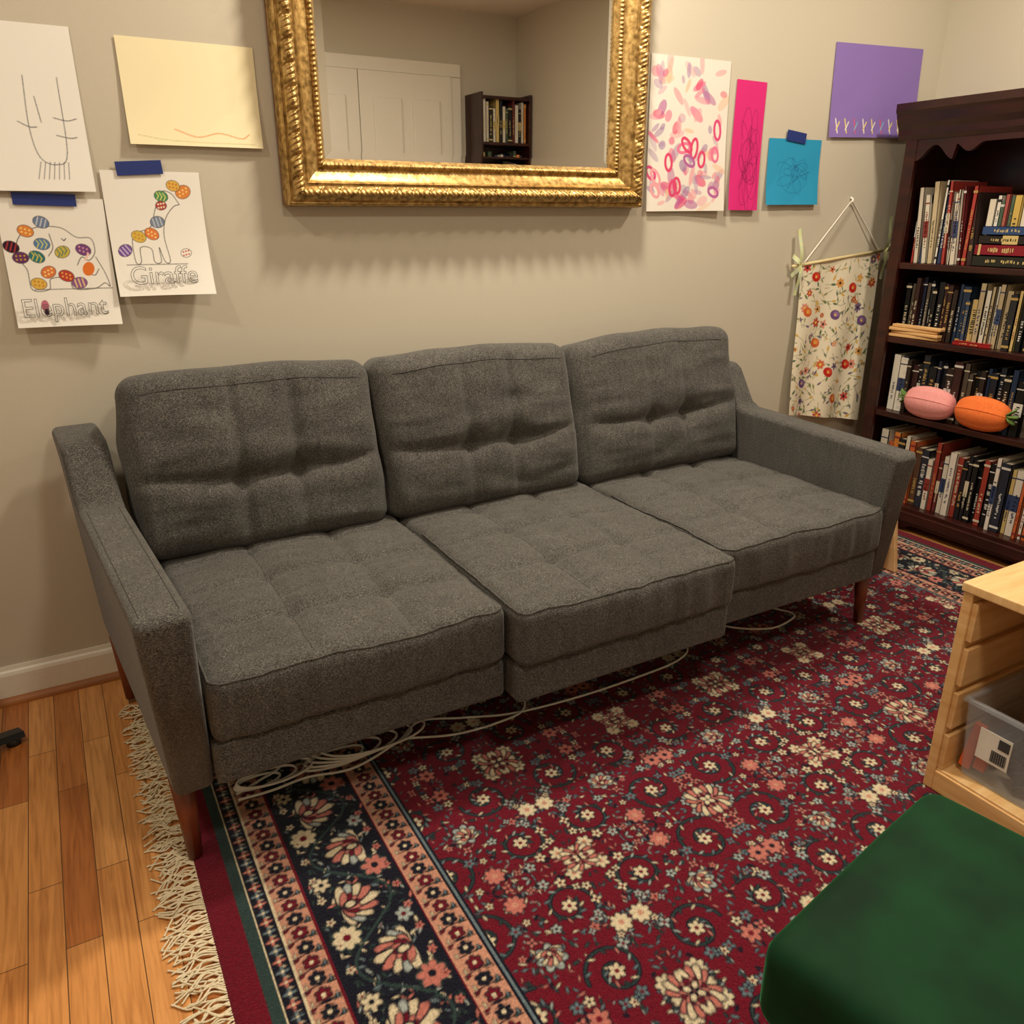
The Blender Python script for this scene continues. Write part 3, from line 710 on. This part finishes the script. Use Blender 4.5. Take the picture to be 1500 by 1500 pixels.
def arm(sg,name):
    e=empty(name);e.parent=sf
    prof_=[(-.855,.188),(-.885,.54),(-.875,.562),(-.29,.575),(-.255,.59),(-.185,.69),(-.16,.705),(-.035,.712),(-.03,.70),(-.06,.188)]
    bm=bmesh.new()
    n=len(prof_);w_t,w_b=.096,.072
    lay=[]
    for s_ in (0,1):
        vs=[]
        for (y,z) in prof_:
            w=w_b+(w_t-w_b)*(z-.188)/.38;w=min(w,.1)
            vs.append(bm.verts.new((s_*w,y,z)))
        lay.append(vs)
    bm.faces.new(lay[0]);bm.faces.new(lay[1][::-1])
    for i in range(n): bm.faces.new((lay[0][i],lay[1][i],lay[1][(i+1)%n],lay[0][(i+1)%n]))
    bmesh.ops.recalc_face_normals(bm,faces=bm.faces)
    bmesh.ops.bevel(bm,geom=[ed for ed in bm.edges if abs(ed.verts[0].co.x-ed.verts[1].co.x)<.03 ],offset=.015,segments=5,profile=.5,affect='EDGES')
    if sg<0:
        for v in bm.verts: v.co.x*=-1
        bmesh.ops.reverse_faces(bm,faces=bm.faces)
    me=bpy.data.meshes.new('arm_body');bm.to_mesh(me);bm.free()
    me.polygons.foreach_set('use_smooth',[True]*len(me.polygons))
    o=obj('arm_body',me,e,T);o.modifiers.new('wn','WEIGHTED_NORMAL')
    for xx in (.016,.080):
        tube('arm_seam',[[(sg*xx,-.868,.5618),(sg*xx,-.6,.5675),(sg*xx,-.3,.5742)]],.0010,e,M['seam'])
    for (yy) in (-.80,-.14):
        cone('leg',(sg*.05,yy,.19),(sg*.05,yy-.012,LZ),.023,.0135,e,M['walnut'])
    return e
a=arm(-1,'arm_left');a.matrix_world=Matrix.Translation((0,-.88,0))@Matrix.Rotation(radians(4.5),4,'Z')@Matrix.Translation((0,.88,0))
a=arm(1,'arm_right');a.location=(3*S+.002,0,0)
for xx in (S,2*S):
    cone('middle_leg',(xx,-.45,.19),(xx,-.45,LZ),.02,.014,sf,M['walnut'])
# ---------------------------------------------------------------- cables
cb=empty('white_power_cable')
def cpath(P): return catmull([(x,y,.0145) for x,y in P],8)
loops=[]
for k in range(5):
    cx,cy_,r=.27+.026*k,-.665+.006*k,.050+.011*k;loops.append([(cx+r*1.4*cos(t)+.006*sin(3*t+k),cy_+r*.62*sin(t),.0145+.003*k+.002*sin(t*2)) for t in np.linspace(0,2*pi*.98,40)])
for k in range(3):
    cx,cy_,r=.10+.02*k,-.66,.035+.012*k;loops.append([(cx+r*1.4*cos(t),cy_+r*.6*sin(t),.0145+.004*k) for t in np.linspace(0,2*pi*.98,30)])
loops.append(cpath([(.05,-.70),(.12,-.705),(.2,-.70),(.3,-.72),(.42,-.68),(.5,-.63),(.6,-.67),(.72,-.715),(.9,-.735),(1.1,-.735),(1.25,-.72),(1.32,-.66),(1.3,-.5)]))
loops.append(cpath([(.45,-.68),(.55,-.72),(.66,-.73),(.75,-.71),(.8,-.6)]))
loops.append(cpath([(.05,-.68),(.1,-.66),(.16,-.62),(.1,-.5),(.2,-.35)]))
loops.append(cpath([(1.45,-.5),(1.5,-.64),(1.6,-.715),(1.7,-.71),(1.74,-.68),(1.7,-.6),(1.6,-.4)]))
tube('cord',loops,.003,cb,M['cable'],3)
# ---------------------------------------------------------------- pine storage unit with clear bin
pu=empty('pine_storage_unit')
px0,px1,py0,py1,ph=1.37,1.67,-1.385,-1.83,.50
Zf=LZ
for (ya,yb,inn) in ((py0-.02,py0,-1),(py1,py1+.02,1)):
    box('side_panel',(px0,ya,Zf),(px1,yb,ph-.02),pu,M['pine'],.002)
    yi=ya if inn<0 else yb
    zz=Zf+.055
    while zz<ph-.08:
        l,h_=(yi-.012,yi) if inn<0 else (yi,yi+.012)
        box('runner_board',(px0+.004,l,zz),(px1-.004,h_,zz+.085),pu,M['pine'],.002);zz+=.103
box('top_panel',(px0-.004,py1-.004,ph-.02),(px1,py0+.004,ph),pu,M['pinetop'],.003)
box('bottom_panel',(px0+.004,py1+.02,.05),(px1,py0-.02,.066),pu,M['pinetop'],.002)
box('front_rail',(px0,py1+.02,Zf),(px0+.018,py0-.02,.06),pu,M['pine'],.002)
box('back_rail',(px1-.012,py1+.02,Zf),(px1,py0-.02,ph-.02),pu,M['pine'],.002)
cbn=empty('clear_storage_bin')
def openbox(name,x0,x1,y0,y1,z0,z1,tp,th,parent,m):
    bm=bmesh.new()
    def ring(o,z,t): return [bm.verts.new(p) for p in ((x0+o+t,y0+o+t,z),(x1-o-t,y0+o+t,z),(x1-o-t,y1-o-t,z),(x0+o+t,y1-o-t,z))]
    A=ring(0,z0,tp);B=ring(0,z1,0);Cc=ring(th,z1,0);D=ring(th,z0+th,tp)
    bm.faces.new(A[::-1]);bm.faces.new(D)
    for P,Qq in ((A,B),(B,Cc),(Cc,D)):
        for i in range(4): bm.faces.new((P[i],P[(i+1)%4],Qq[(i+1)%4],Qq[i]))
    me=bpy.data.meshes.new(name);bm.to_mesh(me);bm.free();return obj(name,me,parent,m)
openbox('tub',px0+.02,px1-.02,py1+.07,py0-.045,.068,.25,.012,.002,cbn,M['clear'])
# rim as four lip bars, open in the middle
rx0,rx1,ry0,ry1=px0+.012,px1-.014,py1+.063,py0-.038
for lo,hi in (((rx0,ry0,.243),(rx0+.012,ry1,.253)),((rx1-.012,ry0,.243),(rx1,ry1,.253)),((rx0+.0125,ry0,.243),(rx1-.0125,ry0+.012,.253)),((rx0+.0125,ry1-.012,.243),(rx1-.0125,ry1,.253))):
    box('rim',lo,hi,cbn,M['clear'],.002)
box('label',(px0+.0225,-1.53,.13),(px0+.0245,-1.465,.20),cbn,M['trim'])
for k in range(14): box('barcode',(px0+.0215,-1.525+k*.0022,.137),(px0+.0225,-1.525+k*.0022+.001+.0006*(k%2),.163),cbn,M['ink'])
box('label_icon',(px0+.0215,-1.527,.172),(px0+.0225,-1.505,.194),cbn,M['ink'])
m_or=noisy('orange_toy',lin((206,84,40)),lin((226,104,50)),rough=.4);m_bl=noisy('blue_toy',lin((30,40,60)),lin((40,52,74)),rough=.4)
for k in range(34):
    mm=[M['black'],m_bl,m_or,M['black'],m_bl][k%5]
    o=box('toy_block',(-.03,-.018,-.012),(.03,.018,.012),cbn,mm,.004)
    o.location=(random.uniform(px0+.07,px1-.07),random.uniform(-1.72,-1.47),.092+.02*(k//7));o.rotation_euler=(random.random()*.5,random.random()*.5,random.random()*3)
for k,(y,ll) in enumerate(((-1.447,.055),(-1.475,.045))):
    o=box('toy_rail',(-.007,-.012,-ll),(.007,.012,ll),cbn,m_or,.003);o.location=(px0+.045,y,.135);o.rotation_euler=(.12,.05,.1)
# ---------------------------------------------------------------- green velvet ottoman
ot=empty('green_velvet_ottoman')
def od(P,Nn):
    D=np.zeros_like(P)
    for i,p in enumerate(P):
        u,v=p[0]/.215,p[1]/.215
        if p[2]>0: D[i,2]+=.014*(1-u*u)*(1-v*v)+fbm(p[0],p[1],0,6)*.004
    return D
RO=Matrix.Translation((.712,-1.905,0))@Matrix.Rotation(.18,4,'Z')
softbox('cushion_top',(.215,.215,.065),.03,.012,od,ot,M['velvet'],RO@Matrix.Translation((0,0,.34)))
o=box('ottoman_base',(-.195,-.195,.1),(.195,.195,.285),ot,M['velvet'],.02);o.matrix_world=RO
for x in (-.16,.16):
    for y in (-.16,.16): o=cone('ottoman_leg',(x,y,.11),(x,y,LZ),.02,.013,ot,M['walnut']);o.matrix_world=RO
# ---------------------------------------------------------------- wooden stool by the right arm
st=empty('wooden_step_stool')
for x in (2.08,2.29):
    prism('side',[(-.64,LZ),(-.60,.24),(-.56,.265),(-.36,.265),(-.33,.24),(-.30,LZ),(-.38,LZ),(-.42,.09),(-.52,.09),(-.56,LZ)],0,x,x+.018,st,M['ply'],.003,2)
box('tread',(2.06,-.60,.265),(2.325,-.33,.283),st,M['ply'],.004);box('brace',(2.098,-.48,.12),(2.29,-.46,.2),st,M['ply'],.003)
# ---------------------------------------------------------------- office chair (only a base foot is in view)
oc=empty('office_chair',(-.64,-.345,0))
for k in range(4):
    a=radians(26+90*k);ca,sa=cos(a),sin(a)
    V=[];F=[]
    for t in np.linspace(0,1,8):
        r=.03+.29*t;w=.024-.006*t;z=.07-.055*t**.7;th=.022-.008*t
        for (q,zz) in ((-1,0),(-.7,th),(.7,th),(1,0)): V.append((r*ca-q*w*sa,r*sa+q*w*ca,z+zz))
    for i in range(7):
        for j in range(4): F.append((i*4+j,i*4+(j+1)%4,(i+1)*4+(j+1)%4,(i+1)*4+j))
    F.append((0,3,2,1));F.append((28,29,30,31))
    mesh_from('base_spoke',V,F,oc,M['black'],False)
    cone('glide_foot',(.298*ca,.298*sa,.0),(.298*ca,.298*sa,.018),.016,.016,oc,M['black'])
cone('gas_post',(0,0,.06),(0,0,.44),.028,.022,oc,M['black'])
softbox('chair_seat',(.2,.2,.035),.03,.03,lambda P,n:np.zeros_like(P),oc,M['black'],Matrix.Translation((-.02,0,.47)))
softbox('chair_back',(.03,.18,.22),.028,.03,lambda P,n:np.zeros_like(P),oc,M['black'],Matrix.Translation((-.24,0,.78)))
box('back_arm',(-.26,-.03,.44),(-.235,.03,.7),oc,M['black'],.006)
# ---------------------------------------------------------------- lights
def can(name,x,y,power,size=.13,col=(1,.875,.69)):
    e=empty(name,(x,y,ZC));l=bpy.data.lights.new(name+'_lamp','AREA');l.shape='DISK';l.size=size;l.energy=power;l.color=col
    o=bpy.data.objects.new('lamp',l);scene.collection.objects.link(o);o.parent=e;o.location=(0,0,-.012)
    rr_=max(.085,size/2+.015)
    tube('trim_ring',[[(rr_*cos(t),rr_*sin(t),-.006) for t in np.linspace(0,2*pi,40)]],.008,e,M['trim'],3)
can('fill_light',1.05,-.52,33,.16)
can('fill_light',-.75,-.85,10)
can('fill_light',2.35,-1.0,20)
can('fill_light',.6,-2.2,18,.3)  # added fill lamp and ring near the camera, no known fixture there
w=bpy.data.worlds.new('world');scene.world=w;w.use_nodes=True;w.node_tree.nodes['Background'].inputs[0].default_value=(1,.9,.78,1);w.node_tree.nodes['Background'].inputs[1].default_value=.25
# ---------------------------------------------------------------- camera
cd=bpy.data.cameras.new('camera');cam=bpy.data.objects.new('camera',cd);scene.collection.objects.link(cam);scene.camera=cam
yaw,pitch,roll,f=-0.5153,-0.3552,-0.0013,1170.03
cy,sy=cos(yaw),sin(yaw);cp,sp=cos(pitch),sin(pitch);cr_,sr=cos(roll),sin(roll)
fw=Vector((-sy*cp,cy*cp,sp));rt=Vector((cy,sy,0));up=rt.cross(fw)
r2=cr_*rt+sr*up;u2=-sr*rt+cr_*up
mw=Matrix((( r2.x,u2.x,-fw.x,-.1231),(r2.y,u2.y,-fw.y,-2.1925),(r2.z,u2.z,-fw.z,1.1824),(0,0,0,1)))
cam.matrix_world=mw;cd.sensor_width=36;cd.lens=36*f/1500;cd.clip_start=.02
